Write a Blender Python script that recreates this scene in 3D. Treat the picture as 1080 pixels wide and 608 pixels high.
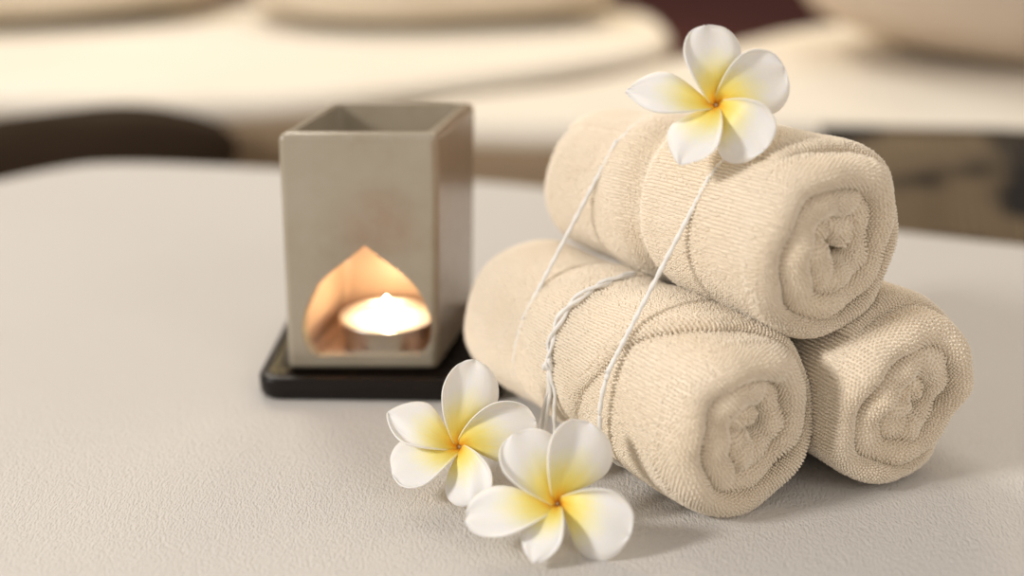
import bpy, bmesh, math, random
import numpy as np
from mathutils import Vector, Matrix, noise
from mathutils.bvhtree import BVHTree

for o in list(bpy.data.objects):
    bpy.data.objects.remove(o)
C = bpy.context.scene.collection
PI = math.pi
rng = np.random.default_rng(7)
random.seed(7)

# ------------------------------------------------------------------ camera
PITCH = 20.5
cd = bpy.data.cameras.new('camera')
cd.sensor_width = 36.0
cd.lens = 43.33
cd.clip_start = 0.01
cd.dof.use_dof = True
cd.dof.focus_distance = 0.485
cd.dof.aperture_fstop = 2.7
cd.dof.aperture_blades = 0
cam = bpy.data.objects.new('camera', cd)
cam.location = (0, 0, 0.25)
cam.rotation_euler = (math.radians(90 - PITCH), 0, 0)
C.objects.link(cam)
bpy.context.scene.camera = cam

# ------------------------------------------------------------------ world, light, exposure
w = bpy.data.worlds.new('world')
bpy.context.scene.world = w
w.use_nodes = True
bg = w.node_tree.nodes['Background']
bg.inputs[0].default_value = (1.0, 0.90, 0.80, 1)
bg.inputs[1].default_value = 0.46


def area(name, loc, target, size, power, col, sizey=None):
    l = bpy.data.lights.new(name, 'AREA')
    l.energy = power
    l.color = col
    l.size = size
    if sizey:
        l.shape = 'RECTANGLE'
        l.size_y = sizey
    o = bpy.data.objects.new(name, l)
    o.location = loc
    d = Vector(target) - Vector(loc)
    o.rotation_euler = d.to_track_quat('-Z', 'Y').to_euler()
    C.objects.link(o)
    return o


area('window_light', (-1.55, -0.25, 1.05), (0.05, 0.5, 0.0), 0.28, 24, (1.0, 0.955, 0.90))
area('back_window_light', (-0.9, 2.6, 1.9), (0.0, 0.9, 0.0), 1.0, 28, (1.0, 0.90, 0.76))
area('front_fill_light', (1.3, -0.9, 1.1), (0.12, 0.45, 0.05), 0.8, 5.5, (1.0, 0.93, 0.85))  # added fill that brightens the towel end faces, not a lamp of the room
area('far_lamp', (0.22, 2.25, 0.38), (0.02, 1.75, 0.0), 0.12, 1.5, (1.0, 0.76, 0.38))
area('ceiling_light', (0.5, 3.0, 2.1), (0.2, 1.6, 0.0), 0.8, 14, (1.0, 0.84, 0.62))
vs = bpy.context.scene.view_settings
vs.view_transform = 'Standard'
vs.look = 'None'
vs.gamma = 1.0
vs.use_curve_mapping = False
vs.exposure = 0.08


# ------------------------------------------------------------------ helpers
def tag(o, label=None, cat=None, group=None, kind=None):
    if label: o['label'] = label
    if cat: o['category'] = cat
    if group: o['group'] = group
    if kind: o['kind'] = kind
    return o


def empty(name, loc, rz=0.0):
    o = bpy.data.objects.new(name, None)
    o.location = loc
    o.rotation_euler = (0, 0, rz)
    o.empty_display_size = 0.02
    C.objects.link(o)
    return o


def mesh_obj(name, verts, faces, mat, parent=None, smooth=True, uvs=None):
    me = bpy.data.meshes.new(name)
    me.from_pydata([tuple(v) for v in verts], [], faces)
    if uvs is not None:
        ul = me.uv_layers.new(name='UVMap')
        idx = np.empty(len(me.loops), dtype=np.int32)
        me.loops.foreach_get('vertex_index', idx)
        ul.data.foreach_set('uv', np.asarray(uvs, dtype=np.float32)[idx].ravel())
    me.update()
    if smooth:
        me.polygons.foreach_set('use_smooth', [True] * len(me.polygons))
    me.materials.append(mat)
    o = bpy.data.objects.new(name, me)
    C.objects.link(o)
    if parent: o.parent = parent
    return o


def bm_obj(name, bm, mat, parent=None, smooth=True):
    bmesh.ops.recalc_face_normals(bm, faces=bm.faces)
    me = bpy.data.meshes.new(name)
    bm.to_mesh(me)
    bm.free()
    if smooth:
        me.polygons.foreach_set('use_smooth', [True] * len(me.polygons))
    me.materials.append(mat)
    o = bpy.data.objects.new(name, me)
    C.objects.link(o)
    if parent: o.parent = parent
    return o


def fast_mesh(name, V, quads, mat, tris=None, uv=None, parent=None):
    """V (n,3), quads (m,4) int arrays"""
    me = bpy.data.meshes.new(name)
    nq = len(quads)
    nt = 0 if tris is None else len(tris)
    me.vertices.add(len(V))
    me.vertices.foreach_set('co', np.asarray(V, dtype=np.float32).ravel())
    loops = quads.ravel()
    starts = np.arange(nq) * 4
    if nt:
        starts = np.concatenate([starts, nq * 4 + np.arange(nt) * 3])
        loops = np.concatenate([loops, tris.ravel()])
    me.loops.add(len(loops))
    me.loops.foreach_set('vertex_index', loops.astype(np.int32))
    me.polygons.add(nq + nt)
    me.polygons.foreach_set('loop_start', starts.astype(np.int32))
    me.update(calc_edges=True)
    me.validate()
    me.polygons.foreach_set('use_smooth', np.ones(len(me.polygons), dtype=bool))
    me.materials.append(mat)
    o = bpy.data.objects.new(name, me)
    C.objects.link(o)
    if parent: o.parent = parent
    return o


class NT:
    def __init__(s, name):
        s.m = bpy.data.materials.new(name)
        s.m.use_nodes = True
        s.t = s.m.node_tree
        s.b = s.t.nodes['Principled BSDF']

    def n(s, kind, **kw):
        nd = s.t.nodes.new(kind)
        for k, v in kw.items():
            if isinstance(k, str) and hasattr(nd, k):
                setattr(nd, k, v)
            else:
                nd.inputs[k].default_value = v
        return nd

    def l(s, a, b):
        s.t.links.new(a, b)

    def set(s, **kw):
        for k, v in kw.items():
            s.b.inputs[k.replace('_', ' ')].default_value = v
        return s

    def ramp(s, src, stops, interp='LINEAR'):
        r = s.n('ShaderNodeValToRGB')
        r.color_ramp.interpolation = interp
        e = r.color_ramp.elements
        while len(e) < len(stops): e.new(0.5)
        for i, (p, c) in enumerate(stops):
            e[i].position = p
            e[i].color = (*c, 1)
        s.l(src, r.inputs[0])
        return r.outputs[0]

    def bump(s, src, strength, dist):
        b = s.n('ShaderNodeBump')
        b.inputs['Strength'].default_value = strength
        b.inputs['Distance'].default_value = dist
        s.l(src, b.inputs['Height'])
        s.l(b.outputs[0], s.b.inputs['Normal'])
        return b

    def coord(s, scale=(1, 1, 1), rot=(0, 0, 0), out='Object'):
        tc = s.n('ShaderNodeTexCoord')
        mp = s.n('ShaderNodeMapping')
        mp.inputs['Scale'].default_value = scale
        mp.inputs['Rotation'].default_value = rot
        s.l(tc.outputs[out], mp.inputs[0])
        return mp.outputs[0]

    def noise(s, vec, scale, detail=3.0, rough=0.5):
        n = s.n('ShaderNodeTexNoise')
        n.inputs['Scale'].default_value = scale
        n.inputs['Detail'].default_value = detail
        n.inputs['Roughness'].default_value = rough
        s.l(vec, n.inputs['Vector'])
        return n.outputs['Fac']


def plain(name, col, rough=0.6, metal=0.0, spec=0.5):
    m = NT(name)
    m.set(Base_Color=(*col, 1), Roughness=rough, Metallic=metal)
    m.b.inputs['Specular IOR Level'].default_value = spec
    return m.m


# ------------------------------------------------------------------ materials
def mat_towel():
    m = NT('cream_terry')
    v = m.coord()
    n = m.noise(v, 45, 4)
    c = m.ramp(n, [(0.3, (0.915, 0.815, 0.67)), (0.7, (0.935, 0.845, 0.715))])
    m.l(c, m.b.inputs['Base Color'])
    m.set(Roughness=0.95)
    m.b.inputs['Specular IOR Level'].default_value = 0.1
    m.b.inputs['Sheen Weight'].default_value = 0.15
    m.b.inputs['Sheen Roughness'].default_value = 0.5
    f = m.noise(v, 2200, 2)
    m.bump(f, 0.15, 0.0003)
    return m.m


def mat_sheet():
    m = NT('white_terry_sheet')
    v = m.coord(rot=(0, 0, 0.25))
    n = m.noise(v, 3, 4)
    c = m.ramp(n, [(0.3, (0.62, 0.595, 0.57)), (0.7, (0.65, 0.63, 0.605))])
    m.l(c, m.b.inputs['Base Color'])
    m.set(Roughness=0.95)
    m.b.inputs['Specular IOR Level'].default_value = 0.08
    v2 = m.coord(scale=(1, 0.5, 1), rot=(0, 0, 0.12))
    vo = m.n('ShaderNodeTexVoronoi')
    vo.inputs['Scale'].default_value = 1250
    m.l(v2, vo.inputs['Vector'])
    nn = m.noise(v2, 800, 3)
    ad = m.n('ShaderNodeMath', operation='MULTIPLY_ADD')
    m.l(vo.outputs['Distance'], ad.inputs[0])
    ad.inputs[1].default_value = -0.7
    m.l(nn, ad.inputs[2])
    m.bump(ad.outputs[0], 0.85, 0.0006)
    return m.m


def mat_linen(name, a, b, scale=6):
    m = NT(name)
    v = m.coord()
    n = m.noise(v, scale, 3)
    c = m.ramp(n, [(0.3, a), (0.7, b)])
    m.l(c, m.b.inputs['Base Color'])
    m.set(Roughness=0.9)
    m.b.inputs['Specular IOR Level'].default_value = 0.1
    f = m.noise(v, 400, 2)
    m.bump(f, 0.3, 0.001)
    return m.m


def mat_woven(name, a, b, stripe=None):
    m = NT(name)
    v = m.coord()
    wv = m.n('ShaderNodeTexWave')
    wv.inputs['Scale'].default_value = 38
    wv.inputs['Distortion'].default_value = 1.5
    m.l(v, wv.inputs['Vector'])
    n = m.noise(v, 14, 4)
    mx = m.n('ShaderNodeMath', operation='MULTIPLY_ADD')
    m.l(wv.outputs['Fac'], mx.inputs[0])
    mx.inputs[1].default_value = 0.35
    m.l(n, mx.inputs[2])
    c = m.ramp(mx.outputs[0], [(0.45, a), (0.85, b)])
    if stripe:
        n2 = m.noise(m.coord(scale=(5, 5, 14)), 1.6, 2)
        k = m.ramp(n2, [(0.46, (0, 0, 0)), (0.54, (1, 1, 1))])
        mi = m.n('ShaderNodeMix', data_type='RGBA')
        m.l(k, mi.inputs[0])
        m.l(c, mi.inputs[6])
        mi.inputs[7].default_value = (*stripe, 1)
        c = mi.outputs[2]
    m.l(c, m.b.inputs['Base Color'])
    m.set(Roughness=0.85)
    m.bump(wv.outputs['Fac'], 0.4, 0.002)
    return m.m


def mat_ceramic():
    m = NT('glazed_ceramic')
    v = m.coord()
    n = m.noise(v, 22, 5, 0.6)
    c = m.ramp(n, [(0.28, (0.31, 0.255, 0.185)), (0.45, (0.37, 0.325, 0.25)), (0.75, (0.41, 0.37, 0.295))])
    # rusty bloom of the glaze above the opening
    g = m.n('ShaderNodeTexGradient', gradient_type='SPHERICAL')
    mp = m.n('ShaderNodeMapping', vector_type='TEXTURE')
    tc = m.n('ShaderNodeTexCoord')
    m.l(tc.outputs['Object'], mp.inputs[0])
    mp.inputs['Location'].default_value = (0.003, -0.034, 0.072)
    mp.inputs['Scale'].default_value = (0.024, 0.02, 0.024)
    m.l(mp.outputs[0], g.inputs[0])
    n3 = m.noise(v, 130, 3)
    mul = m.n('ShaderNodeMath', operation='MULTIPLY')
    m.l(g.outputs['Fac'], mul.inputs[0])
    m.l(n3, mul.inputs[1])
    mx = m.n('ShaderNodeMix', data_type='RGBA')
    m.l(mul.outputs[0], mx.inputs[0])
    m.l(c, mx.inputs[6])
    mx.inputs[7].default_value = (0.30, 0.15, 0.08, 1)
    # dark pin specks in the glaze
    vo = m.n('ShaderNodeTexVoronoi')
    vo.inputs['Scale'].default_value = 34
    m.l(v, vo.inputs['Vector'])
    sp = m.ramp(vo.outputs['Distance'], [(0.045, (1, 1, 1)), (0.075, (0, 0, 0))])
    mx2 = m.n('ShaderNodeMix', data_type='RGBA')
    m.l(sp, mx2.inputs[0])
    m.l(mx.outputs[2], mx2.inputs[6])
    mx2.inputs[7].default_value = (0.28, 0.15, 0.07, 1)
    # right-hand side's shade painted into the colour as brown, ragged at the corner
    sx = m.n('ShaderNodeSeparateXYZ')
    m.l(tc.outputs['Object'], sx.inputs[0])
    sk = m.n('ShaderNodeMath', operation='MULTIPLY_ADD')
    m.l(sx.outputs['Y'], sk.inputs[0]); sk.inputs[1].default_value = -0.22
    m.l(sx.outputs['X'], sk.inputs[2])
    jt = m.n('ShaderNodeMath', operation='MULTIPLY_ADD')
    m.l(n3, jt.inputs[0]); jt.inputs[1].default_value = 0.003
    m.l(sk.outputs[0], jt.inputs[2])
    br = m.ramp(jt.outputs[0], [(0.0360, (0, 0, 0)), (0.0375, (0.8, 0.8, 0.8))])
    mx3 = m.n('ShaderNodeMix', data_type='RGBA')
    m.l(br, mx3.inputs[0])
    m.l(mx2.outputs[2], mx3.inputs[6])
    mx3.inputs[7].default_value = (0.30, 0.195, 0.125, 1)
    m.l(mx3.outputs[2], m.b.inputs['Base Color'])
    m.set(Roughness=0.22)
    m.b.inputs['Coat Weight'].default_value = 0.5
    m.b.inputs['Coat Roughness'].default_value = 0.12
    m.bump(m.noise(v, 60, 2), 0.12, 0.002)
    return m.m


def mat_petal():
    m = NT('plumeria_petal')
    tc = m.n('ShaderNodeTexCoord')
    sp = m.n('ShaderNodeSeparateXYZ')
    m.l(tc.outputs['UV'], sp.inputs[0])
    nz = m.noise(m.coord(scale=(9, 1.2, 1), out='UV'), 3.0, 4, 0.6)
    # u (along) + streaky noise + less yellow at the sides
    a = m.n('ShaderNodeMath', operation='MULTIPLY_ADD')
    m.l(nz, a.inputs[0]); a.inputs[1].default_value = 0.22
    m.l(sp.outputs['Y'], a.inputs[2])
    d = m.n('ShaderNodeMath', operation='SUBTRACT')
    m.l(sp.outputs['X'], d.inputs[0]); d.inputs[1].default_value = 0.42
    d2 = m.n('ShaderNodeMath', operation='MULTIPLY')
    m.l(d.outputs[0], d2.inputs[0]); m.l(d.outputs[0], d2.inputs[1])
    a2 = m.n('ShaderNodeMath', operation='MULTIPLY_ADD')
    m.l(d2.outputs[0], a2.inputs[0]); a2.inputs[1].default_value = 1.1
    m.l(a.outputs[0], a2.inputs[2])
    c = m.ramp(a2.outputs[0], [(0.12, (0.70, 0.22, 0.03)), (0.20, (0.90, 0.52, 0.05)), (0.34, (0.93, 0.72, 0.14)),
                               (0.52, (0.93, 0.80, 0.30)), (0.72, (0.87, 0.84, 0.66)), (0.86, (0.85, 0.835, 0.81)), (1.0, (0.85, 0.835, 0.815))])
    m.l(c, m.b.inputs['Base Color'])
    m.set(Roughness=0.42)
    m.b.inputs['Subsurface Weight'].default_value = 0.35
    m.b.inputs['Subsurface Radius'].default_value = (1.0, 0.8, 0.5)
    m.b.inputs['Subsurface Scale'].default_value = 0.002
    m.b.inputs['Specular IOR Level'].default_value = 0.35
    wv = m.noise(m.coord(scale=(14, 0.8, 1), out='UV'), 4.0, 2)
    m.bump(wv, 0.15, 0.0008)
    return m.m


def mat_flame():
    m = NT('candle_flame')
    m.set(Base_Color=(1, 0.8, 0.4, 1))
    m.b.inputs['Emission Color'].default_value = (1.0, 0.72, 0.36, 1)
    m.b.inputs['Emission Strength'].default_value = 120
    return m.m


def mat_wax():
    m = NT('tealight_wax')
    m.set(Base_Color=(0.95, 0.92, 0.85, 1), Roughness=0.25)
    m.b.inputs['Subsurface Weight'].default_value = 0.8
    m.b.inputs['Subsurface Radius'].default_value = (1.0, 0.8, 0.6)
    m.b.inputs['Subsurface Scale'].default_value = 0.01
    return m.m


def mat_floorwood():
    m = NT('maroon_wood')
    v = m.coord(scale=(1, 7, 1))
    n = m.noise(v, 4, 5)
    c = m.ramp(n, [(0.3, (0.030, 0.006, 0.006)), (0.7, (0.055, 0.013, 0.012))])
    m.l(c, m.b.inputs['Base Color'])
    m.set(Roughness=0.8)
    m.b.inputs['Specular IOR Level'].default_value = 0.15
    return m.m


M_TOWEL = mat_towel()
M_SHEET = mat_sheet()
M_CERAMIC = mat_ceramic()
M_PETAL = mat_petal()
M_INNER = plain('smoked_inner_glaze', (0.50, 0.37, 0.29), 0.25)
M_WHITE_LINEN = mat_linen('white_linen', (0.84, 0.78, 0.68), (0.88, 0.83, 0.74))
M_CREAM_LINEN = mat_linen('cream_linen', (0.70, 0.60, 0.47), (0.76, 0.67, 0.54))
M_MAT = mat_woven('woven_reed', (0.16, 0.105, 0.06), (0.34, 0.25, 0.155))
M_BROWN = mat_woven('brown_weave', (0.17, 0.12, 0.075), (0.30, 0.23, 0.15))
M_BATIK = mat_woven('brown_black_weave', (0.11, 0.078, 0.045), (0.20, 0.145, 0.085), stripe=(0.012, 0.009, 0.007))
M_DARKCLOTH = plain('dark_cloth', (0.042, 0.028, 0.018), 0.9, spec=0.1)
M_WOOD = mat_floorwood()
M_TRAY = plain('dark_lacquer', (0.007, 0.004, 0.003), 0.3, spec=0.3)
M_CORD = plain('white_cotton_cord', (0.86, 0.85, 0.83), 0.8, spec=0.2)
M_CUP = plain('tealight_aluminium', (0.75, 0.72, 0.70), 0.35, 1.0)
M_WICK = plain('wick', (0.05, 0.04, 0.03), 0.9)
M_TUBE = plain('flower_tube', (0.72, 0.70, 0.52), 0.5)


# ------------------------------------------------------------------ floor and large furnishings
def slab(name, outline, ztop, thick, r, mat, parent=None, bulge=0.0, rseg=6, grid=0.03):
    """cushion-like slab: outline (ccw list of xy) smoothed, rounded top and bottom edge"""
    pts = [Vector((x, y)) for x, y in outline]
    for _ in range(3):                                  # chaikin smoothing rounds the corners
        q = []
        for i in range(len(pts)):
            a, b = pts[i], pts[(i + 1) % len(pts)]
            q += [a.lerp(b, 0.22), a.lerp(b, 0.78)]
        pts = q
    cen = sum(pts, Vector((0, 0))) / len(pts)
    n = len(pts)
    nor = []
    for i in range(n):
        t = (pts[(i + 1) % n] - pts[i - 1]).normalized()
        nor.append(Vector((t.y, -t.x)))
    V, F = [], []
    prof = []
    for k in range(rseg + 1):                           # bottom edge
        a = k / rseg * PI / 2
        prof.append((-r + r * math.sin(a), -thick + r - r * math.cos(a)))
    for k in range(rseg + 1):                           # top edge
        a = k / rseg * PI / 2
        prof.append((-r + r * math.cos(a), -r + r * math.sin(a)))
    for off, z in prof:
        for i in range(n):
            p = pts[i] + nor[i] * off
            V.append((p.x, p.y, ztop + z))
    L = len(prof)
    for j in range(L - 1):
        for i in range(n):
            F.append((j * n + i, j * n + (i + 1) % n, (j + 1) * n + (i + 1) % n, (j + 1) * n + i))
    # top as inward rings with a soft bulge
    base = (L - 1) * n
    steps = 12
    for s in range(1, steps):
        f = 1 - s / steps
        for i in range(n):
            p0 = pts[i] - nor[i] * r
            p = cen.lerp(p0, f)
            V.append((p.x, p.y, ztop + bulge * (1 - f * f)))
        nb = len(V) - n
        for i in range(n):
            F.append((base + i, base + (i + 1) % n, nb + (i + 1) % n, nb + i))
        base = nb
    V.append((cen.x, cen.y, ztop + bulge))
    for i in range(n):
        F.append((base + i, base + (i + 1) % n, len(V) - 1))
    F.append(tuple(reversed(range(n))))
    return mesh_obj(name, V, F, mat, parent)


FZ = -0.10
fl = mesh_obj('floor', [(-4, -1.5, FZ), (4, -1.5, FZ), (4, 6, FZ), (-4, 6, FZ)], [(0, 1, 2, 3)], M_WOOD, smooth=False)
tag(fl, kind='structure')
wl = mesh_obj('wall_back', [(-4, 6, FZ), (4, 6, FZ), (4, 6, 2.6), (-4, 6, 2.6)], [(3, 2, 1, 0)],
              plain('wall_plaster', (0.45, 0.33, 0.22), 0.9), smooth=False)
tag(wl, kind='structure')

rm = slab('reed_mat', [(-1.9, 0.3), (1.9, 0.3), (1.9, 1.95), (-1.9, 1.95)], FZ + 0.006, 0.006, 0.002, M_MAT)
tag(rm, 'brown woven reed mat on the floor between the mattresses', 'mat')

# foreground mattress under its white towelling sheet: a fine top with soft undulations
outl = [(-0.62, -0.55), (0.95, -0.55), (1.0, 0.48), (0.62, 0.655), (0.33, 0.764), (0.262, 0.792), (0.10, 0.868),
        (-0.015, 0.918), (-0.19, 0.956), (-0.30, 0.974), (-0.36, 0.965), (-0.46, 0.84), (-0.54, 0.55)]
bed = slab('massage_mattress', outl, 0.0, 0.092, 0.022, M_SHEET)
tag(bed, 'large white towelling covered mattress filling the foreground under the towels and oil burner', 'mattress')


def covered_mattress(outline, label):
    t = empty('floor_mattress', (outline[0][0], outline[0][1], FZ + 0.006))
    tag(t, label, 'mattress')
    off = Vector((-outline[0][0], -outline[0][1]))
    loc = [(x + off.x, y + off.y) for x, y in outline]
    slab('mattress_body', loc, 0.076, 0.076, 0.02, M_TAN, t)
    slab('white_cover', loc, 0.096, 0.030, 0.0145, M_WHITE_LINEN, t, bulge=0.004)
    return t


M_BOLSTER = mat_linen('beige_linen', (0.56, 0.46, 0.36), (0.62, 0.52, 0.42))
M_TAN = mat_linen('tan_canvas', (0.29, 0.215, 0.14), (0.35, 0.265, 0.18))
m2 = covered_mattress([(-1.9, 1.25), (-0.75, 1.235), (-0.25, 1.175), (0.0, 1.33), (0.18, 1.48), (0.21, 1.60), (0.20, 1.80), (0.10, 1.87), (-0.2, 1.89), (-1.9, 1.95)],
                      'white mattress with rounded end at the upper left behind the oil burner')
m3 = covered_mattress([(-0.13, 1.12), (0.0, 1.088), (0.10, 1.085), (0.35, 1.09), (0.60, 1.045), (1.5, 0.86), (1.9, 1.5), (1.5, 1.85), (0.62, 1.77), (0.40, 1.68), (0.22, 1.47), (0.08, 1.28), (-0.06, 1.21)],
                      'white mattress behind the towels stretching off to the right edge')


def pillow(name, cx, cy, z0, lx, ly, hz, rz, mat, e=2.6, pz=0.8):
    bm = bmesh.new()
    bmesh.ops.create_uvsphere(bm, u_segments=64, v_segments=32, radius=1)
    for v in bm.verts:
        x, y, z = v.co
        def sp(t, p): return math.copysign(abs(t) ** p, t)
        # superellipse footprint, puffy middle
        r = math.hypot(x, y)
        if r > 1e-6:
            c, s = x / r, y / r
            f = (abs(c) ** e + abs(s) ** e) ** (-1 / e)
            r = min(1.0, r) ** pz
            x, y = c * f * r, s * f * r
        v.co = (x * lx, y * ly, sp(z, pz) * hz * (1 - 0.15 * (abs(x) ** 3 + abs(y) ** 3)))
        nn = noise.noise(Vector((x * 2.2, y * 2.2, z)) + Vector((cx * 9, 0, 0)))
        v.co.z += 0.08 * hz * nn
    o = bm_obj(name, bm, mat)
    o.location = (cx, cy, z0 + hz)
    o.rotation_euler = (0, 0, rz)
    return o


p1 = pillow('cushion', -1.00, 1.77, 0.004, 0.60, 0.25, 0.05, 0.02, M_CREAM_LINEN, pz=0.6)
tag(p1, 'flat cream cushion lying on the white mattress at the upper left corner', 'cushion')
p2 = pillow('cushion', -0.11, 1.76, 0.004, 0.25, 0.19, 0.045, 0.25, M_CREAM_LINEN, pz=0.6)
tag(p2, 'cream cushion glowing yellow at the top of the photo right of the left one', 'cushion')
p3 = pillow('bolster', 0.86, 1.41, 0.004, 0.53, 0.20, 0.13, -0.03, M_BOLSTER, e=3.4, pz=0.38)
tag(p3, 'big plump cream bolster at the upper right corner', 'bolster')


# patterned cloth hanging along the front of the right mattress, and the dark throw by the left one
def strip_cloth(name, line, z0, z1, out, mat, nz=10, over=0.05):
    """cloth lying 'over' metres on the top then hanging down the side, with thickness"""
    V, F = [], []
    pts = [Vector(p) for p in line]
    # resample
    rs = []
    for i in range(len(pts) - 1):
        for k in range(12):
            rs.append(pts[i].lerp(pts[i + 1], k / 12))
    rs.append(pts[-1])
    n = len(rs)
    for i, p in enumerate(rs):
        t = (rs[min(i + 1, n - 1)] - rs[max(i - 1, 0)]).normalized()
        nv = Vector((t.y, -t.x))
        prof = [(-over, z0 + 0.004), (-over * 0.5, z0 + 0.005), (-0.012, z0 + 0.004), (0.004, z0 - 0.004), (0.010 + out * 0.3, z0 - 0.02)]
        for k in range(1, nz + 1):
            prof.append((0.010 + out * (0.3 + 0.7 * k / nz), z0 - 0.02 + (z1 - z0 + 0.02) * k / nz))
        wob = 0.006 * math.sin(i * 0.55) + 0.004 * math.sin(i * 1.3 + 1)
        for j, (o_, z) in enumerate(prof):
            g = max(0, j - 4) / nz
            V.append((p.x + nv.x * (o_ + wob * g), p.y + nv.y * (o_ + wob * g), z))
    m = len(prof)
    for i in range(n - 1):
        for j in range(m - 1):
            F.append((i * m + j, (i + 1) * m + j, (i + 1) * m + j + 1, i * m + j + 1))
    o = mesh_obj(name, V, F, mat)
    s = o.modifiers.new('thickness', 'SOLIDIFY')
    s.thickness = 0.004
    return o


rn = strip_cloth('patterned_cloth', [(0.27, 1.055), (0.42, 1.045), (0.60, 1.005), (0.90, 0.935), (1.3, 0.85)], 0.0, -0.088, 0.10, M_BATIK, over=0.0)
tag(rn, 'brown and black woven cloth hanging beside the white mattress right of the towels', 'cloth')
dk = pillow('dark_cushion', -0.425, 1.068, FZ + 0.010, 0.185, 0.036, 0.0515, 0.56, M_DARKCLOTH, e=3.5)
tag(dk, 'small near black cushion between the two white mattresses at the left edge', 'cushion')


# ------------------------------------------------------------------ towels
LAT = None


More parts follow.
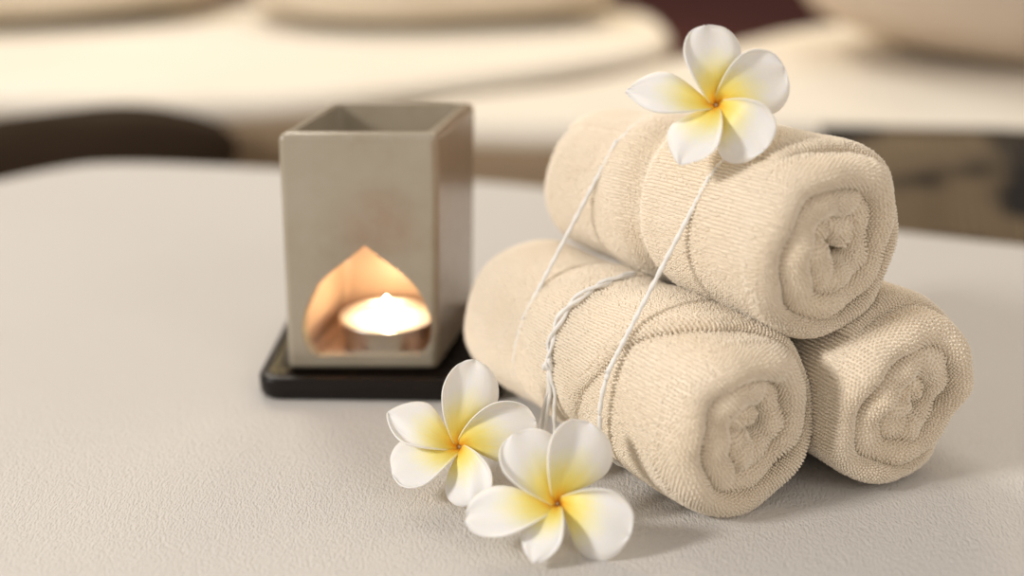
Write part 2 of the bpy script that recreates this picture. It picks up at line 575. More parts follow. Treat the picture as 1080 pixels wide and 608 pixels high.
class Towel:
    def __init__(s, c0, az, length, R, turns, phase, rec, cinch, seed, squash=0.97, tilt=0.0, sense=1, tin=0.0105, tout=0.006, bulb=0.0):
        s.c0 = np.array(c0); s.az = az; s.len = length; s.R = R
        s.T = turns * 2 * PI; s.phase = phase; s.rec = rec; s.cinch = cinch; s.seed = seed
        s.squash = squash; s.sense = sense; s.bulb = bulb; s.flat = [(0, -1, c0[2])]; s.taper = 0.05
        s.a = np.array([-math.sin(az) * math.cos(tilt), math.cos(az) * math.cos(tilt), math.sin(tilt)])
        s.l = np.array([math.cos(az), math.sin(az), 0.0])
        s.u = np.cross(s.l, s.a)
        th = np.linspace(0, s.T, 4000)
        t = tin + (tout - tin) * np.clip((th - (s.T - 2 * PI)) / (PI * 0.9), 0, 1)
        rho = np.concatenate([[0], np.cumsum((t[1:] + t[:-1]) / 2 * np.diff(th)) / (2 * PI)])
        sc = (R - tout / 2) / (rho[-1] + tin * 0.42)
        s.th = th; s.t = t * sc; s.rho = (rho + tin * 0.34) * sc
        ds = np.sqrt(np.gradient(s.rho) ** 2 + (s.rho * np.gradient(th)) ** 2)
        s.arc = np.concatenate([[0], np.cumsum(ds[1:])])
        s.d = 0.0085
        r = np.random.default_rng(seed)
        s.k = r.uniform(0, 2 * PI, 12)

    def recess(s, th):
        back = s.T - th                                   # radians before the outer end
        xs, ys = zip(*s.rec)
        base = np.interp(back, xs, ys)
        wob = 0.0022 * np.sin(th * 1.3 + s.k[0]) + 0.0014 * np.sin(th * 3.1 + s.k[1]) + 0.0008 * np.sin(th * 7.3 + s.k[2])
        return base + wob * np.clip(th / 3, 0, 1)

    def pos(s, th, sec):
        th = np.asarray(th, float); sec = np.asarray(sec, float)
        t = np.interp(th, s.th, s.t) * 1.10
        rho = np.interp(th, s.th, s.rho)
        arc = np.interp(th, s.th, s.arc)
        endd = np.minimum(arc, s.arc[-1] - arc)
        rr = t * 0.5
        f = np.where(endd < rr, np.sqrt(np.clip(1 - (1 - endd / rr) ** 2, 0, 1)), 1.0)
        # near the outer end the layer thins and hugs the roll
        fl_ = np.clip((s.arc[-1] - arc) / 0.018, 0, 1) ** 0.6
        t2 = t * np.maximum(0.0, f) * (0.45 + 0.55 * fl_)
        shift = -(t - t * (0.45 + 0.55 * fl_)) * 0.5
        xf = s.recess(th)
        xb = s.len + 0.5 * s.recess(s.T - th * 0.7) * 0.3
        fr = np.clip((rho / s.R - 0.45) / 0.35, 0, 1)
        d = (s.d + 0.006 * fr) * np.where(th > s.T - 2 * PI, 0.55 + 0.45 * np.clip(1 - (th - (s.T - 2 * PI)) / 1.0, 0, 1), 1)
        b1 = PI / 2 - (1 - sec / 0.2) * PI                # sec 0 -> inner, .2 -> outer
        b1 = np.where(sec <= 0.2, b1, 0)
        b2 = np.where((sec >= 0.6) & (sec <= 0.8), PI / 2 - (sec - 0.6) / 0.2 * PI, 0)
        x = np.where(sec <= 0.2, xf + d - d * np.abs(np.cos(b1)) ** 0.62,
            np.where(sec < 0.6, xf + d + (xb - d - xf - d) * (sec - 0.2) / 0.4,
            np.where(sec <= 0.8, xb - d + d * np.cos(b2),
                     xb - d + (xf + d - xb + d) * (sec - 0.8) / 0.2)))
        off = np.where(sec <= 0.2, np.sin(b1), np.where(sec < 0.6, 1.0, np.where(sec <= 0.8, np.sin(b2), -1.0)))
        r = rho + shift + off * t2 * 0.5
        # rolling-off of the whole roll towards the mouth
        phi = s.sense * th + s.phase
        # dents
        cin = np.zeros_like(r)
        for (x0, dep, wid, skew, ph) in s.cinch:
            xx = x - x0 - skew * np.cos(phi - ph)
            wd = np.where(xx > 0, wid * 1.9, wid)
            cin = cin + dep * np.exp(-(xx / wd) ** 2)
        frac = np.clip(rho / s.R, 0, 1)
        lob = 0.012 * np.sin(2 * phi + s.k[3] + 18 * x) + 0.007 * np.sin(3 * phi + s.k[4] - 30 * x) + 0.010 * np.sin(55 * x + s.k[5] + phi)
        lob = lob + 0.012 * np.sin(5 * phi + s.k[6] + 60 * x) * np.sin(70 * x + s.k[7])
        crk = (0.05 * np.sin(2 * phi + s.k[8]) + 0.035 * np.sin(3 * phi + s.k[9]) + 0.03 * np.sin(5 * phi + s.k[10])) * np.clip(1 - frac, 0, 1) * 1.6
        bul = s.bulb * np.exp(-((x - 0.028) / 0.03) ** 2)
        edge = 0.04 * np.exp(-np.clip(x, 0, 1) / 0.007) + 0.10 * np.exp(-np.clip(s.len - x, 0, 1) / 0.018) + s.taper * np.clip(x / s.len, 0, 1.2) ** 2
        r = r * (1 - cin * frac + lob + crk + bul - edge * frac)
        y = r * np.cos(phi)
        z = r * np.sin(phi) * s.squash
        # pressed flat where the roll rests on the bed or on its neighbours
        for (cy, cz_, dist) in s.flat:
            c = y * cy + z * cz_
            over = np.maximum(0, c - dist) * 0.93
            y = y - over * cy
            z = z - over * cz_
        return (s.c0 + x[..., None] * s.a + y[..., None] * s.l + z[..., None] * s.u)

    def build(s, name, mat):
        # sheet surface
        nu = int(s.arc[-1] / 0.0011)
        arcs = np.linspace(0, s.arc[-1], nu)
        ths = np.interp(arcs, s.arc, s.th)
        secs = np.concatenate([np.linspace(0, 0.2, 17)[:-1], np.linspace(0.2, 0.6, 110)[:-1], np.linspace(0.6, 0.8, 11)[:-1], np.linspace(0.8, 1.0, 16)[:-1]])
        ns = len(secs)
        TH, SE = np.meshgrid(ths, secs, indexing='ij')
        P = s.pos(TH, SE).reshape(-1, 3)
        i = np.arange(nu - 1)[:, None] * ns
        j = np.arange(ns)[None, :]
        j2 = (j + 1) % ns
        Q = np.stack([i + j, i + ns + j, i + ns + j2, i + j2], -1).reshape(-1, 4)
        # pile loops
        sp_a, sp_x = 0.00132, 0.00138
        TT, SS = [], []
        na = int(s.arc[-1] / sp_a)
        a_ = (np.arange(na) + 0.5) * sp_a
        t_ = np.interp(a_, s.arc, s.th)
        nx = int(s.len / sp_x)
        # outer side
        xs = np.linspace(0.2, 0.6, nx)
        A, X = np.meshgrid(t_, xs, indexing='ij')
        par = (np.arange(na)[:, None] % 2) * 0.5 * 0.4 / nx
        X = np.clip(X + par, 0.2, 0.6)
        rec_here = s.recess(A)
        xabs = rec_here + s.d + (s.len - 2 * s.d - rec_here) * (X - 0.2) / 0.4
        covered = (A + 2 * PI <= s.T) & (xabs > s.recess(np.minimum(A + 2 * PI, s.T)) + 0.004)
        keep = ~covered
        TT.append(A[keep]); SS.append(X[keep])
        # front caps (all) and back caps (all)
        for lo, hi, ncap in ((0.0, 0.2, 21), (0.6, 0.8, 15)):
            bb = np.linspace(-PI / 2, PI / 2, 400)          # evenly spaced along the rounded end
            cx_ = 0.0125 * (1 - np.abs(np.cos(bb)) ** 0.62)
            cy_ = 0.0058 * np.sin(bb)
            al = np.concatenate([[0], np.cumsum(np.hypot(np.diff(cx_), np.diff(cy_)))])
            tq = np.interp(np.linspace(0.3, al[-1] / 0.00135 - 0.3, int(al[-1] / 0.00135)) * 0.00135, al, bb)
            ncap = len(tq)
            xs = (tq + PI / 2) / PI * 0.2
            if lo > 0.1: xs = 0.8 - xs
            A, X = np.meshgrid(t_, xs, indexing='ij')
            X = X + (np.arange(na)[:, None] % 2) * 0.5 * (hi - lo) / ncap
            TT.append(A.ravel()); SS.append(np.clip(X.ravel(), lo, hi))
        TT = np.concatenate(TT); SS = np.concatenate(SS)
        N_ = len(TT)
        TT = TT + rng.normal(0, 0.00009, N_) / np.maximum(0.006, np.interp(TT, s.th, s.rho))
        SS = np.clip(SS + rng.normal(0, 0.00025, N_), 0, 0.8)
        TT = np.clip(TT, 0.02, s.T - 0.005)
        e1 = 1e-3
        p = s.pos(TT, SS)
        pu = s.pos(TT + e1, SS) - s.pos(TT - e1, SS)
        pv = s.pos(TT, np.clip(SS + e1, 0, 1)) - s.pos(TT, np.clip(SS - e1, 0, 1))
        pu /= np.linalg.norm(pu, axis=1)[:, None] + 1e-12
        pv /= np.linalg.norm(pv, axis=1)[:, None] + 1e-12
        nn = np.cross(pu, pv)
        nn /= np.linalg.norm(nn, axis=1)[:, None] + 1e-12
        # orient outward: compare with the section-mid point
        inside = (s.pos(TT, np.full(N_, 0.4)) + s.pos(TT, np.full(N_, 0.9))) / 2
        inside = np.where(((SS > 0.18) & (SS < 0.62))[:, None], p - 0, inside)
        axisp = s.c0 + ((p - s.c0) @ s.a)[:, None] * s.a
        ref = np.where(((SS > 0.18) & (SS < 0.62))[:, None], p - axisp, 0)
        capref = np.where((SS <= 0.18)[:, None], -s.a[None, :], s.a[None, :])
        ref = np.where(((SS > 0.18) & (SS < 0.62))[:, None], ref, capref)
        sg = np.sign((nn * ref).sum(1))
        sg[sg == 0] = 1
        nn *= sg[:, None]
        h = rng.uniform(0.00110, 0.00145, N_)
        # lean: loops comb towards one side plus random
        lean = 0.22 * pv + rng.normal(0, 0.16, (N_, 3))
        lean -= (lean * nn).sum(1)[:, None] * nn
        rad = rng.uniform(0.00047, 0.00056, N_)
        rv = rng.normal(0.4, 0.25, N_)
        d1 = pu * np.cos(rv)[:, None] + np.cross(nn, pu) * np.sin(rv)[:, None]
        d2 = np.cross(nn, d1)
        base = p - nn * 0.0003
        mid = p + nn * (h * 0.55)[:, None] + lean * (h * 0.22)[:, None]
        tip = p + nn * h[:, None] + lean * (h * 0.6)[:, None]
        vs_ = []
        for q, (cp, rk) in enumerate(((base, 0.72), (mid, 1.18))):
            for k in range(4):
                an = k * PI / 2 + q * PI / 4 * 0
                vs_.append(cp + (d1 * math.cos(an) + d2 * math.sin(an)) * (rad * rk)[:, None])
        for k in range(2):
            vs_.append(tip + d1 * (rad * (0.45 if k == 0 else -0.45))[:, None])
        LV = np.stack(vs_, 1)                             # N,10,3
        b = len(P) + np.arange(N_)[:, None] * 10
        qs = np.array([[0, 1, 5, 4], [1, 2, 6, 5], [2, 3, 7, 6], [3, 0, 4, 7]])
        ts = np.array([[4, 5, 8], [7, 4, 8], [5, 6, 9], [6, 7, 9]])
        q2 = np.array([[5, 9, 8, 8]])
        LQ = (b[:, :, None] + qs.reshape(1, -1)[:, None, :].reshape(1, 1, -1)).reshape(N_, 4, 4).reshape(-1, 4)
        ts = np.array([[4, 5, 8], [7, 4, 8], [5, 6, 9], [6, 7, 9], [5, 9, 8], [7, 8, 9]])
        LT = (b[:, :, None] + ts.reshape(1, 1, -1)).reshape(-1, 3)
        V = np.concatenate([P, LV.reshape(-1, 3)])
        print(name, 'verts', len(V))
        # origin at the place where the roll begins
        org = s.c0 + s.a * s.len * 0.5 - np.array([0, 0, 1]) * s.R
        o = fast_mesh(name, V - org, np.concatenate([Q, LQ]), mat, tris=LT)
        o.location = org
        s.obj = o
        # coarse surface for laying cords and flowers on
        us = np.linspace(s.T - 2 * PI, s.T, 90)
        ss = np.linspace(0.0, 0.8, 60)
        A, X = np.meshgrid(us, ss, indexing='ij')
        G = s.pos(A, X).reshape(-1, 3)
        fq = [(a * 60 + c, (a + 1) * 60 + c, (a + 1) * 60 + c + 1, a * 60 + c + 1) for a in range(89) for c in range(59)]
        s.bvh = BVHTree.FromPolygons([tuple(v) for v in G], fq)
        return o


AZ = math.radians(34)
R = 0.0405
deg = math.radians
# phase is chosen so that the outer end lies where 'rec' is largest
tLL = Towel((0.0910, 0.4150, R * 0.94), AZ, 0.152, R, 3.45, 0, [(0, 0.074), (deg(40), 0.060), (deg(80), 0.038), (deg(120), 0.019), (deg(165), 0.010), (deg(225), 0.005), (deg(290), 0.001), (deg(330), 0.0), (9, 0.0), (14, 0.001), (30, 0.003)],
            [(0.066, 0.07, 0.012, 0.006, 1.0), (0.108, 0.06, 0.012, 0.0, 0.0)], 3, tout=0.0042, bulb=0.02)
tLL.phase = deg(215) - tLL.T
tLR = Towel((0.1585, 0.4370, R * 0.93), AZ - 0.07, 0.156, R * 1.01, 3.3, 0, [(0, 0.016), (deg(60), 0.013), (deg(120), 0.010), (deg(180), 0.007), (deg(240), 0.004), (deg(300), 0.002), (deg(345), 0.0), (9, 0.0), (14, 0.001), (30, 0.004)],
            [(0.07, 0.06, 0.012, 0.0, 0.0)], 11, tout=0.0055)
tLR.phase = deg(130) - tLR.T
tU = Towel((0.1225, 0.4375, 0.1035), AZ, 0.150, R * 1.035, 3.4, 0, [(0, 0.012), (deg(60), 0.009), (deg(120), 0.006), (deg(180), 0.004), (deg(240), 0.003), (deg(300), 0.001), (deg(345), 0.0), (9, 0.0), (14, 0.001), (30, 0.003)],
           [(0.078, 0.15, 0.0045, 0.008, 1.2), (0.112, 0.05, 0.012, 0.0, 0.0)], 5, tout=0.0055, tilt=-0.05)
tU.phase = deg(120) - tU.T
tU.taper = 0.17
tU.flat = []
for A_, B_ in ((tLL, tLR), (tLL, tU), (tLR, tU)):
    dv = B_.c0 - A_.c0
    dy_, dz_ = float(dv @ A_.l), float(dv[2])
    dd = math.hypot(dy_, dz_)
    A_.flat.append((dy_ / dd, dz_ / dd, dd / 2 - 0.0004))
    B_.flat.append((-dy_ / dd, -dz_ / dd, dd / 2 - 0.0004))
oLL = tLL.build('rolled_towel', M_TOWEL)
tag(oLL, 'cream terry towel roll at the lower left of the stack, nearest the two fallen flowers', 'towel', 'rolled cream towels tied in a stack')
oLR = tLR.build('rolled_towel', M_TOWEL)
tag(oLR, 'cream terry towel roll at the lower right of the stack, partly behind its neighbour', 'towel', 'rolled cream towels tied in a stack')
oU = tU.build('rolled_towel', M_TOWEL)
tag(oU, 'cream terry towel roll lying on top of the other two, with a flower on it', 'towel', 'rolled cream towels tied in a stack')


# ------------------------------------------------------------------ oil burner on its tray
def poly_prism(pts, y0, y1):
    bm = bmesh.new()
    a = [bm.verts.new((x, y0, z)) for x, z in pts]
    b = [bm.verts.new((x, y1, z)) for x, z in pts]
    bm.faces.new(a)
    bm.faces.new(list(reversed(b)))
    n = len(pts)
    for i in range(n):
        bm.faces.new((a[i], b[i], b[(i + 1) % n], a[(i + 1) % n]))
    bmesh.ops.recalc_face_normals(bm, faces=bm.faces)
    return bm


def rbox(x0, x1, y0, y1, z0, z1, r, seg=3):
    bm = bmesh.new()
    bmesh.ops.create_cube(bm, size=1)
    for v in bm.verts:
        v.co = ((x0 + x1) / 2 + v.co.x * (x1 - x0), (y0 + y1) / 2 + v.co.y * (y1 - y0), (z0 + z1) / 2 + v.co.z * (z1 - z0))
    if r:
        bmesh.ops.bevel(bm, geom=bm.edges[:], offset=r, segments=seg, profile=0.5, affect='EDGES')
    return bm


def tmp_obj(bm):
    me = bpy.data.meshes.new('cutter')
    bm.to_mesh(me)
    bm.free()
    o = bpy.data.objects.new('cutter', me)
    C.objects.link(o)
    return o


BW, BD, BH = 0.0715, 0.068, 0.1145
TRAYZ = 0.0085
burner = empty('oil_burner', (-0.0634, 0.568, TRAYZ))
tag(burner, 'square cream glazed ceramic oil burner with teardrop opening and lit candle, on dark tray', 'oil burner')
body = tmp_obj(rbox(-BW / 2, BW / 2, -BD / 2, BD / 2, 0, BH, 0.0035))
wt = 0.006
cut = [rbox(-BW / 2 + wt, BW / 2 - wt, -BD / 2 + wt, BD / 2 - wt, BH - 0.028, BH + 0.02, 0.003),
       rbox(-BW / 2 + wt, BW / 2 - wt, -BD / 2 + wt, BD / 2 - wt, 0.004, BH - 0.036, 0.004)]
# teardrop opening: pointed top, round belly, flat foot
tz0, tz1, hw = 0.0075, 0.0625, 0.0305
prof_t = [(0, 0.80), (0.05, 0.90), (0.13, 0.97), (0.24, 1.0), (0.41, 0.95), (0.62, 0.77), (0.74, 0.58), (0.83, 0.37), (0.92, 0.16), (0.97, 0.055), (1.0, 0.0)]
qs_ = np.linspace(0, 1, 45)
ws_ = np.interp(qs_, [p[0] for p in prof_t], [p[1] for p in prof_t])
for _ in range(3):
    ws_[1:-1] = (ws_[:-2] + 2 * ws_[1:-1] + ws_[2:]) / 4
tp = [(float(w_) * hw, tz0 + (tz1 - tz0) * float(q)) for q, w_ in zip(qs_, ws_)]
tear = tp + [(-x, z) for x, z in reversed(tp[:-1])]
tear = [(x + 0.0025, z) for x, z in tear]
cut.append(poly_prism(tear, -BD / 2 - 0.02, -BD / 2 + wt + 0.006))
for cbm in cut:
    co = tmp_obj(cbm)
    md = body.modifiers.new('b', 'BOOLEAN')
    md.operation = 'DIFFERENCE'
    md.object = co
    md.solver = 'EXACT'
bv = body.modifiers.new('bev', 'BEVEL')
bv.width = 0.0014
bv.segments = 3
bv.limit_method = 'ANGLE'
bv.angle_limit = math.radians(40)
dg = bpy.context.evaluated_depsgraph_get()
me = bpy.data.meshes.new_from_object(body.evaluated_get(dg))
for o in [o for o in bpy.data.objects if o.name.startswith('cutter')]:
    bpy.data.objects.remove(o)
# skewed by hand-building: the sides lean a little to the right at the back
for v in me.vertices:
    v.co.x += 0.22 * v.co.y + 0.02 * v.co.z
me.materials.clear()
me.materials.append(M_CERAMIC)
me.materials.append(M_INNER)
for p in me.polygons:
    c_ = p.center
    if abs(c_.x - 0.22 * c_.y - 0.02 * c_.z) < BW / 2 - wt + 0.0006 and abs(c_.y) < BD / 2 - wt + 0.0006 and 0.002 < c_.z < BH - 0.0355:
        p.material_index = 1
me.polygons.foreach_set('use_smooth', [True] * len(me.polygons))
me.name = 'ceramic_body'
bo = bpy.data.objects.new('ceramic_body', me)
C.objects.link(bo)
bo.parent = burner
es = bo.modifiers.new('wn', 'WEIGHTED_NORMAL')
es.keep_sharp = False


def lathe(prof, n=48):
    bm = bmesh.new()
    rings = []
    for r, z in prof:
        if r < 1e-6:
            rings.append([bm.verts.new((0, 0, z))])
        else:
            rings.append([bm.verts.new((r * math.cos(2 * PI * k / n), r * math.sin(2 * PI * k / n), z)) for k in range(n)])
    for a, b in zip(rings, rings[1:]):
        for k in range(n):
            k2 = (k + 1) % n
            if len(a) == 1 and len(b) > 1: bm.faces.new((a[0], b[k], b[k2]))
            elif len(b) == 1 and len(a) > 1: bm.faces.new((a[k], b[0], a[k2]))
            elif len(a) > 1: bm.faces.new((a[k], b[k], b[k2], a[k2]))
    return bm


cz = TRAYZ + 0.0042
candle = empty('tealight_candle', (-0.0612, 0.5610, cz))
tag(candle, 'small round lit tealight candle glowing inside the oil burner', 'candle')
bm_obj('metal_cup', lathe([(0, 0), (0.0213, 0), (0.0218, 0.0006), (0.0226, 0.0125), (0.0230, 0.0128), (0.0230, 0.0134), (0.0224, 0.0134), (0.0218, 0.0125), (0.0211, 0.0012), (0, 0.0012)]), M_CUP, candle)
bm_obj('wax', lathe([(0, 0.0013), (0.0207, 0.0013), (0.0214, 0.0100), (0.0215, 0.0118), (0.0200, 0.0122), (0.010, 0.0119), (0, 0.0117)]), mat_wax(), candle)
wk = bm_obj('wick', lathe([(0, 0.0110), (0.0006, 0.0112), (0.0006, 0.0145), (0, 0.0148)], 10), M_WICK, candle)
fo = bm_obj('flame', lathe([(0, 0.0138), (0.0016, 0.0144), (0.0028, 0.0160), (0.0031, 0.0175), (0.0025, 0.0195), (0.0014, 0.0215), (0.0005, 0.0230), (0, 0.0235)], 20), mat_flame(), candle)
pl = bpy.data.lights.new('flame_light', 'POINT')
pl.energy = 0.028
pl.color = (1.0, 0.76, 0.52)
pl.shadow_soft_size = 0.003
po = bpy.data.objects.new('flame_light', pl)
po.location = (0, 0, 0.026)
po.parent = candle
C.objects.link(po)

# dark tray with a low rim
tray = empty('tray', (-0.060, 0.566, 0))
tag(tray, 'low dark brown lacquered square tray under the oil burner', 'tray')
bm = bmesh.new()
hx, hy = 0.0575, 0.049


def rrect(hx, hy, r, z, n=6):
    out = []
    for (sx, sy, a0) in ((1, 1, 0), (-1, 1, 90), (-1, -1, 180), (1, -1, 270)):
        for k in range(n + 1):
            a = math.radians(a0 + 90 * k / n)
            out.append((sx * (hx - r) + r * math.cos(a), sy * (hy - r) + r * math.sin(a), z))
    return out


lay = [(-0.004, 0.0), (-0.0008, 0.0008), (0.0, 0.003), (0.0, 0.0098), (-0.0008, 0.0110), (-0.003, 0.0112), (-0.0048, 0.0105), (-0.0062, 0.0085)]
rings = []
for off, z in lay:
    rings.append([bm.verts.new(p) for p in rrect(hx + off, hy + off, 0.010, z)])
for a, b in zip(rings, rings[1:]):
    for k in range(len(a)):
        bm.faces.new((a[k], a[(k + 1) % len(a)], b[(k + 1) % len(a)], b[k]))
bm.faces.new(list(reversed(rings[0])))
bm.faces.new(rings[-1])
bm_obj('tray_plate', bm, M_TRAY, tray)
tray.rotation_euler = (0, 0, math.radians(-1.5))


# ------------------------------------------------------------------ flowers
def petal(name, parent, ang, L, W, tipsharp, lift, twist, curl, bend, seed, depth=0.010, asym=0.0):
    """petal in the flower's frame (z = towards the viewer). ang in degrees, ccw."""
    nu, nv = 34, 22
    V, UV, F = [], [], []
    r = random.Random(seed)
    p1, p2 = r.uniform(0, 6), r.uniform(0, 6)
    for i in range(nu + 1):
        u = i / nu
        # half-width profile: narrow claw, broad above the middle, rounded or pointed tip
        g = (0.16 + 0.84 * (1 - math.exp(-((u / 0.42) ** 1.7)))) 
        tip = max(0.0, 1 - ((u - 0.55) / 0.45) ** 2) if u > 0.55 else 1.0
        tip = tip ** tipsharp
        hwid = W * 1.2 * g * tip + 0.0002
        # centre line: leaves the throat steeply, then flares out
        x = L * (u - 0.05 * math.sin(PI * u))
        zc = -depth * math.exp(-u * 6.0) + lift * L * math.sin(u * PI * 0.5) - bend * L * u ** 2.4
        yc = asym * L * math.sin(PI * u)
        for j in range(nv + 1):
            v = -1 + 2 * j / nv                          # +1 = ccw side
            y = yc + hwid * v
            z = zc
            z += twist * hwid * v * (1 - 0.35 * u)       # ccw edge above, cw edge below
            z -= 0.10 * hwid * v * v * math.sin(PI * u)
            # rolled rim on the ccw side
            k = max(0.0, (v - 0.62) / 0.38)
            y -= curl * hwid * 0.30 * k * k
            z += curl * hwid * 0.42 * k ** 1.6 * math.sin(PI * min(1, 0.12 + u * 0.9))
            # gentle roll of the opposite edge and tip
            k2 = max(0.0, (-v - 0.7) / 0.3)
            z -= 0.16 * hwid * k2 * k2
            z += 0.0006 * math.sin(5 * v + p1 + 4 * u) * u + 0.0004 * math.sin(9 * u + p2)
            # spiral swirl near the throat
            sw = 0.55 * math.exp(-u * 5.5)
            xx, yy = x * math.cos(sw) - y * math.sin(sw), x * math.sin(sw) + y * math.cos(sw)
            xx += 0.0004
            a = math.radians(ang)
            V.append((xx * math.cos(a) - yy * math.sin(a), xx * math.sin(a) + yy * math.cos(a), z))
            UV.append(((v + 1) / 2, u))
    m = nv + 1
    for i in range(nu):
        for j in range(nv):
            F.append((i * m + j, (i + 1) * m + j, (i + 1) * m + j + 1, i * m + j + 1))
    o = mesh_obj(name, V, F, M_PETAL, parent, uvs=UV)
    s = o.modifiers.new('thickness', 'SOLIDIFY')
    s.thickness = 0.0007
    s.offset = 0
    b = o.modifiers.new('soft', 'SUBSURF')
    b.levels = 1
    b.render_levels = 1
    return o


def flower(loc, normal, roll, petals, label, seed, tube=0.016, group='white and yellow plumeria flowers'):
    f = empty('plumeria_flower', loc)
    tag(f, label, 'flower', group)
    n = Vector(normal).normalized()
    q = n.to_track_quat('Z', 'Y')
    f.rotation_mode = 'QUATERNION'
    from mathutils import Quaternion
    f.rotation_quaternion = q @ Quaternion((0, 0, 1), roll)
    for i, p in enumerate(petals):
        petal('petal', f, *p, seed=seed * 10 + i)
    bm = lathe([(0, -0.0075), (0.0006, -0.0080), (0.0015, -0.0100), (0.0018, -0.0075 - tube * 0.5), (0.0017, -0.008 - tube), (0, -0.0085 - tube)], 20)
    bm_obj('flower_tube', bm, M_TUBE, f)
    return f



# each petal: angle, length, half-width, tip sharpness, lift, twist, curl, bend-back
camn = lambda az_, el: (math.cos(math.radians(el)) * math.sin(math.radians(az_)), -math.cos(math.radians(el)) * math.cos(math.radians(az_)), math.sin(math.radians(el)))
F1 = flower((0.0765, 0.4560, 0.1542), camn(-8, 22), 0.0,
            [(175, 0.0340, 0.0092, 1.0, 0.10, 0.42, 0.9, 0.12),
             (101, 0.0285, 0.0115, 0.42, 0.06, 0.42, 0.9, 0.05),
             (29, 0.0275, 0.0125, 0.42, 0.06, 0.40, 0.8, 0.10),
             (-44, 0.0255, 0.0120, 0.42, 0.14, 0.42, 0.8, 0.05),
             (-117, 0.0275, 0.0103, 0.9, 0.20, 0.42, 0.7, 0.05)],
            'white plumeria flower with yellow heart perched on top of the upper towel roll', 1)
F2 = flower((-0.0220, 0.4330, 0.0222), camn(-8, 34), 0.0,
            [(159, 0.0305, 0.0100, 0.85, 0.10, 0.42, 0.9, 0.12),
             (82, 0.0340, 0.0110, 0.50, 0.06, 0.42, 1.0, 0.05),
             (20, 0.0325, 0.0125, 0.42, 0.06, 0.42, 0.9, 0.10),
             (-62, 0.0245, 0.0110, 0.42, 0.20, 0.42, 0.8, 0.02),
             (-150, 0.0270, 0.0115, 0.45, 0.14, 0.42, 0.8, 0.05)],
            'white plumeria flower with yellow heart, left one of the two lying on the sheet', 2, tube=0.012)
F3 = flower((0.0165, 0.3955, 0.0190), camn(-4, 38), 0.0,
            [(126, 0.0290, 0.0125, 0.45, 0.08, 0.42, 0.8, 0.05),
             (69, 0.0310, 0.0125, 0.42, 0.06, 0.42, 1.0, 0.05),
             (-24, 0.0290, 0.0130, 0.42, 0.10, 0.42, 0.9, 0.06),
             (-108, 0.0240, 0.0080, 0.85, 0.22, 0.45, 0.8, 0.02),
             (195, 0.0340, 0.0105, 0.55, 0.12, 0.42, 0.8, 0.08)],
            'white plumeria flower with yellow heart, nearest the camera in front of the towels', 3, tube=0.010)


# ------------------------------------------------------------------ cord tying the towels
def tube(bm, pts, r, n=8, twist=True):
    P = [Vector(p) for p in pts]
    # catmull-rom resample
    Q = []
    for i in range(len(P) - 1):
        p0, p1, p2, p3 = P[max(i - 1, 0)], P[i], P[i + 1], P[min(i + 2, len(P) - 1)]
        st = max(2, int((p2 - p1).length / 0.0008))
        for k in range(st):
            t = k / st
            Q.append(0.5 * ((2 * p1) + (-p0 + p2) * t + (2 * p0 - 5 * p1 + 4 * p2 - p3) * t * t + (-p0 + 3 * p1 - 3 * p2 + p3) * t ** 3))
    Q.append(P[-1])
    prev = None
    up = Vector((0.3, 0.2, 1))
    for i, q in enumerate(Q):
        t = (Q[min(i + 1, len(Q) - 1)] - Q[max(i - 1, 0)]).normalized()
        a = t.cross(up).normalized()
        b = t.cross(a)
        ring = []
        for k in range(n):
            an = 2 * PI * k / n
            rr = r * (1 + (0.16 * math.sin(2 * an + i * 0.9) if twist else 0))
            if i in (0, len(Q) - 1): rr *= 0.6
            ring.append(bm.verts.new(q + (a * math.cos(an) + b * math.sin(an)) * rr))
        if prev:
            for k in range(n):
                bm.faces.new((prev[k], prev[(k + 1) % n], ring[(k + 1) % n], ring[k]))
        else:
            bm.faces.new(ring)
        prev = ring
    bm.faces.new(list(reversed(prev)))


def loop_points(x0, r):
    """a taut string round all three rolls in the plane x = x0 across their axes"""
    cen, bv = [], []
    for t in (tLL, tLR, tU):
        dv = t.c0 - tLL.c0
        cen.append((float(dv @ tLL.l), float(dv[2]), float(dv @ tLL.a)))
        bv.append(t)
    pts = []
    for (cy, cz_, ca), t in zip(cen, bv):
        for k in range(120):
            an = 2 * PI * k / 120
            d = np.array([math.cos(an), math.sin(an)])
            org = tLL.c0 + tLL.a * x0 + tLL.l * (cy + d[0] * 0.07) + np.array([0, 0, cz_ + d[1] * 0.07])
            dr = -(tLL.l * d[0] + np.array([0, 0, d[1]]))
            hit = t.bvh.ray_cast(Vector(org), Vector(dr), 0.08)
            rr = 0.07 - hit[3] if hit[3] is not None else t.R
            rr += r - 0.0007
            y_, z_ = cy + d[0] * rr, cz_ + d[1] * rr
            z_ = max(z_, -tLL.c0[2] + 0.0008)
            pts.append((y_, z_))
    pts = sorted(set(pts))

    def half(ps):
        h = []
        for p in ps:
            while len(h) >= 2 and (h[-1][0] - h[-2][0]) * (p[1] - h[-2][1]) - (h[-1][1] - h[-2][1]) * (p[0] - h[-2][0]) <= 0:
                h.pop()
            h.append(p)
        return h
    hull = half(pts)[:-1] + half(pts[::-1])[:-1]
    out = [tLL.c0 + tLL.a * x0 + tLL.l * y_ + np.array([0, 0, z_]) for y_, z_ in hull]
    res = [out[0]]
    for q in out[1:]:
        if np.linalg.norm(q - res[-1]) > 0.003: res.append(q)
    return res + [res[0]]


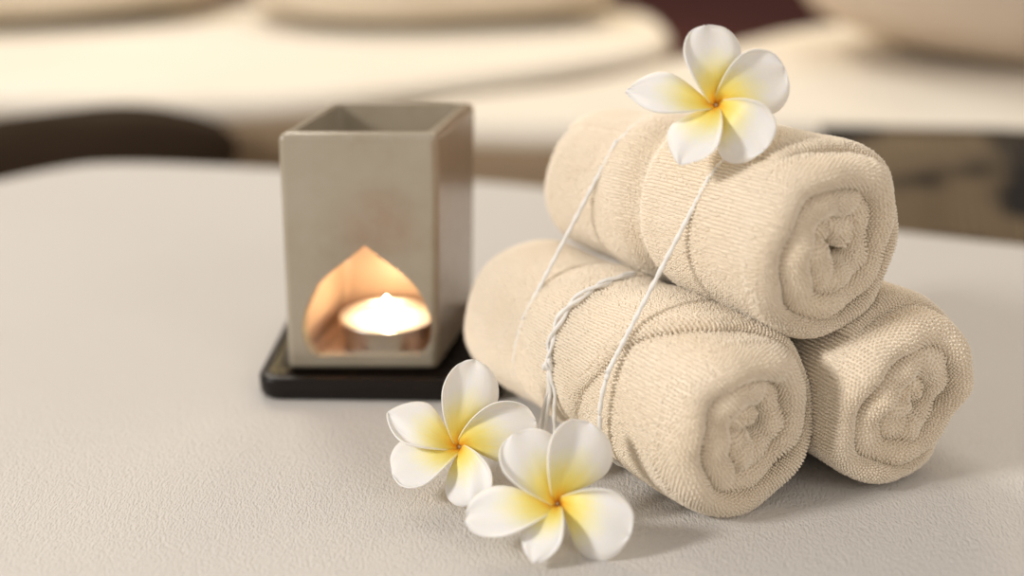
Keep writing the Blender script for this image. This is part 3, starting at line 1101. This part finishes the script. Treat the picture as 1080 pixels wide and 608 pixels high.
def lay_on(towel, spec, r):
    """points on a roll given as (distance along the axis, angle round it), lifted by the cord's own radius"""
    out = []
    for x, an, lift in spec:
        d = np.array([math.cos(math.radians(an)), math.sin(math.radians(an))])
        org = towel.c0 + towel.a * x + towel.l * d[0] * 0.07 + np.array([0, 0, d[1] * 0.07])
        dr = -(towel.l * d[0] + np.array([0, 0, d[1]]))
        hit = towel.bvh.ray_cast(Vector(org), Vector(dr), 0.08)
        rr = 0.07 - (hit[3] if hit[3] is not None else 0.03)
        out.append(towel.c0 + towel.a * x + towel.l * d[0] * (rr + r + lift) + np.array([0, 0, d[1] * (rr + r + lift)]))
    return out


cord = empty('cotton_cord', tuple(tLL.c0 + tLL.a * 0.07))
tag(cord, 'thin white cotton cord wound round the three towel rolls with loose tied ends', 'cord')
bpy.context.view_layer.update()


def cord_part(name, paths, r):
    bm = bmesh.new()
    org = Vector(cord.location)
    for p in paths:
        tube(bm, [Vector(q) - org for q in p], r)
    return bm_obj(name, bm, M_CORD, cord)


cord_part('binding_loop', [loop_points(0.042, 0.0009)], 0.0009)
cord_part('binding_loop', [loop_points(0.108, 0.0009)], 0.0009)
# the tied bundle running down the lower left roll, then its knot and loose tails
main = [(0.0800, 80, 0.0), (0.0802, 98, 0.0), (0.0806, 111, 0.0006), (0.0822, 128, 0.0010), (0.0826, 144, 0.0008), (0.0822, 158, 0.0004), (0.0800, 170, 0.0004)]
str_a, str_b, str_c = [], [], []
for k in range(31):
    q = k / 30 * (len(main) - 1)
    i = min(int(q), len(main) - 2)
    f = q - i
    x, an, li = [main[i][c] * (1 - f) + main[i + 1][c] * f for c in range(3)]
    w_ = k * 0.55
    spread = 0.0009 + 0.0006 * math.sin(PI * k / 30)
    str_a.append((x + spread * math.sin(w_), an, li + 0.0008 + 0.0007 * math.cos(w_)))
    str_b.append((x - spread * math.sin(w_), an, li + 0.0008 - 0.0007 * math.cos(w_)))
R_ = 0.0008
cord_part('tied_bundle', [lay_on(tLL, str_a, R_), lay_on(tLL, str_b, R_)], R_)
knot = [(0.0800 + 0.0016 * math.cos(t * 1.0), 170 + 3.2 * math.sin(t * 2.0), 0.0014 + 0.0012 * math.sin(t * 3.0)) for t in np.linspace(0, 2 * PI, 26)]
cord_part('knot', [lay_on(tLL, knot, R_)], R_)
for tail, sway in (([(0.0800, 170, 0.0012), (0.0792, 178, 0.0010), (0.0796, 186, 0.0006)], (-0.0030, 0.0015)),
                   ([(0.0798, 170, 0.0012), (0.0786, 180, 0.0014), (0.0780, 187, 0.0010)], (-0.0003, -0.0012)),
                   ([(0.0796, 171, 0.0012), (0.0775, 180, 0.0008), (0.0755, 187, 0.0006)], (0.0032, -0.0030))):
    P_ = lay_on(tLL, tail, R_)
    b0 = P_[-1]
    zz = b0[2] - 0.0012
    for k in range(1, 6):                                 # hangs free, then its end touches the sheet
        f = k / 5
        P_.append(b0 + np.array([sway[0] * f - 0.0015 * math.sin(f * PI), sway[1] * f - 0.002 * f, -zz * f]))
    cord_part('loose_tail', [P_], R_)
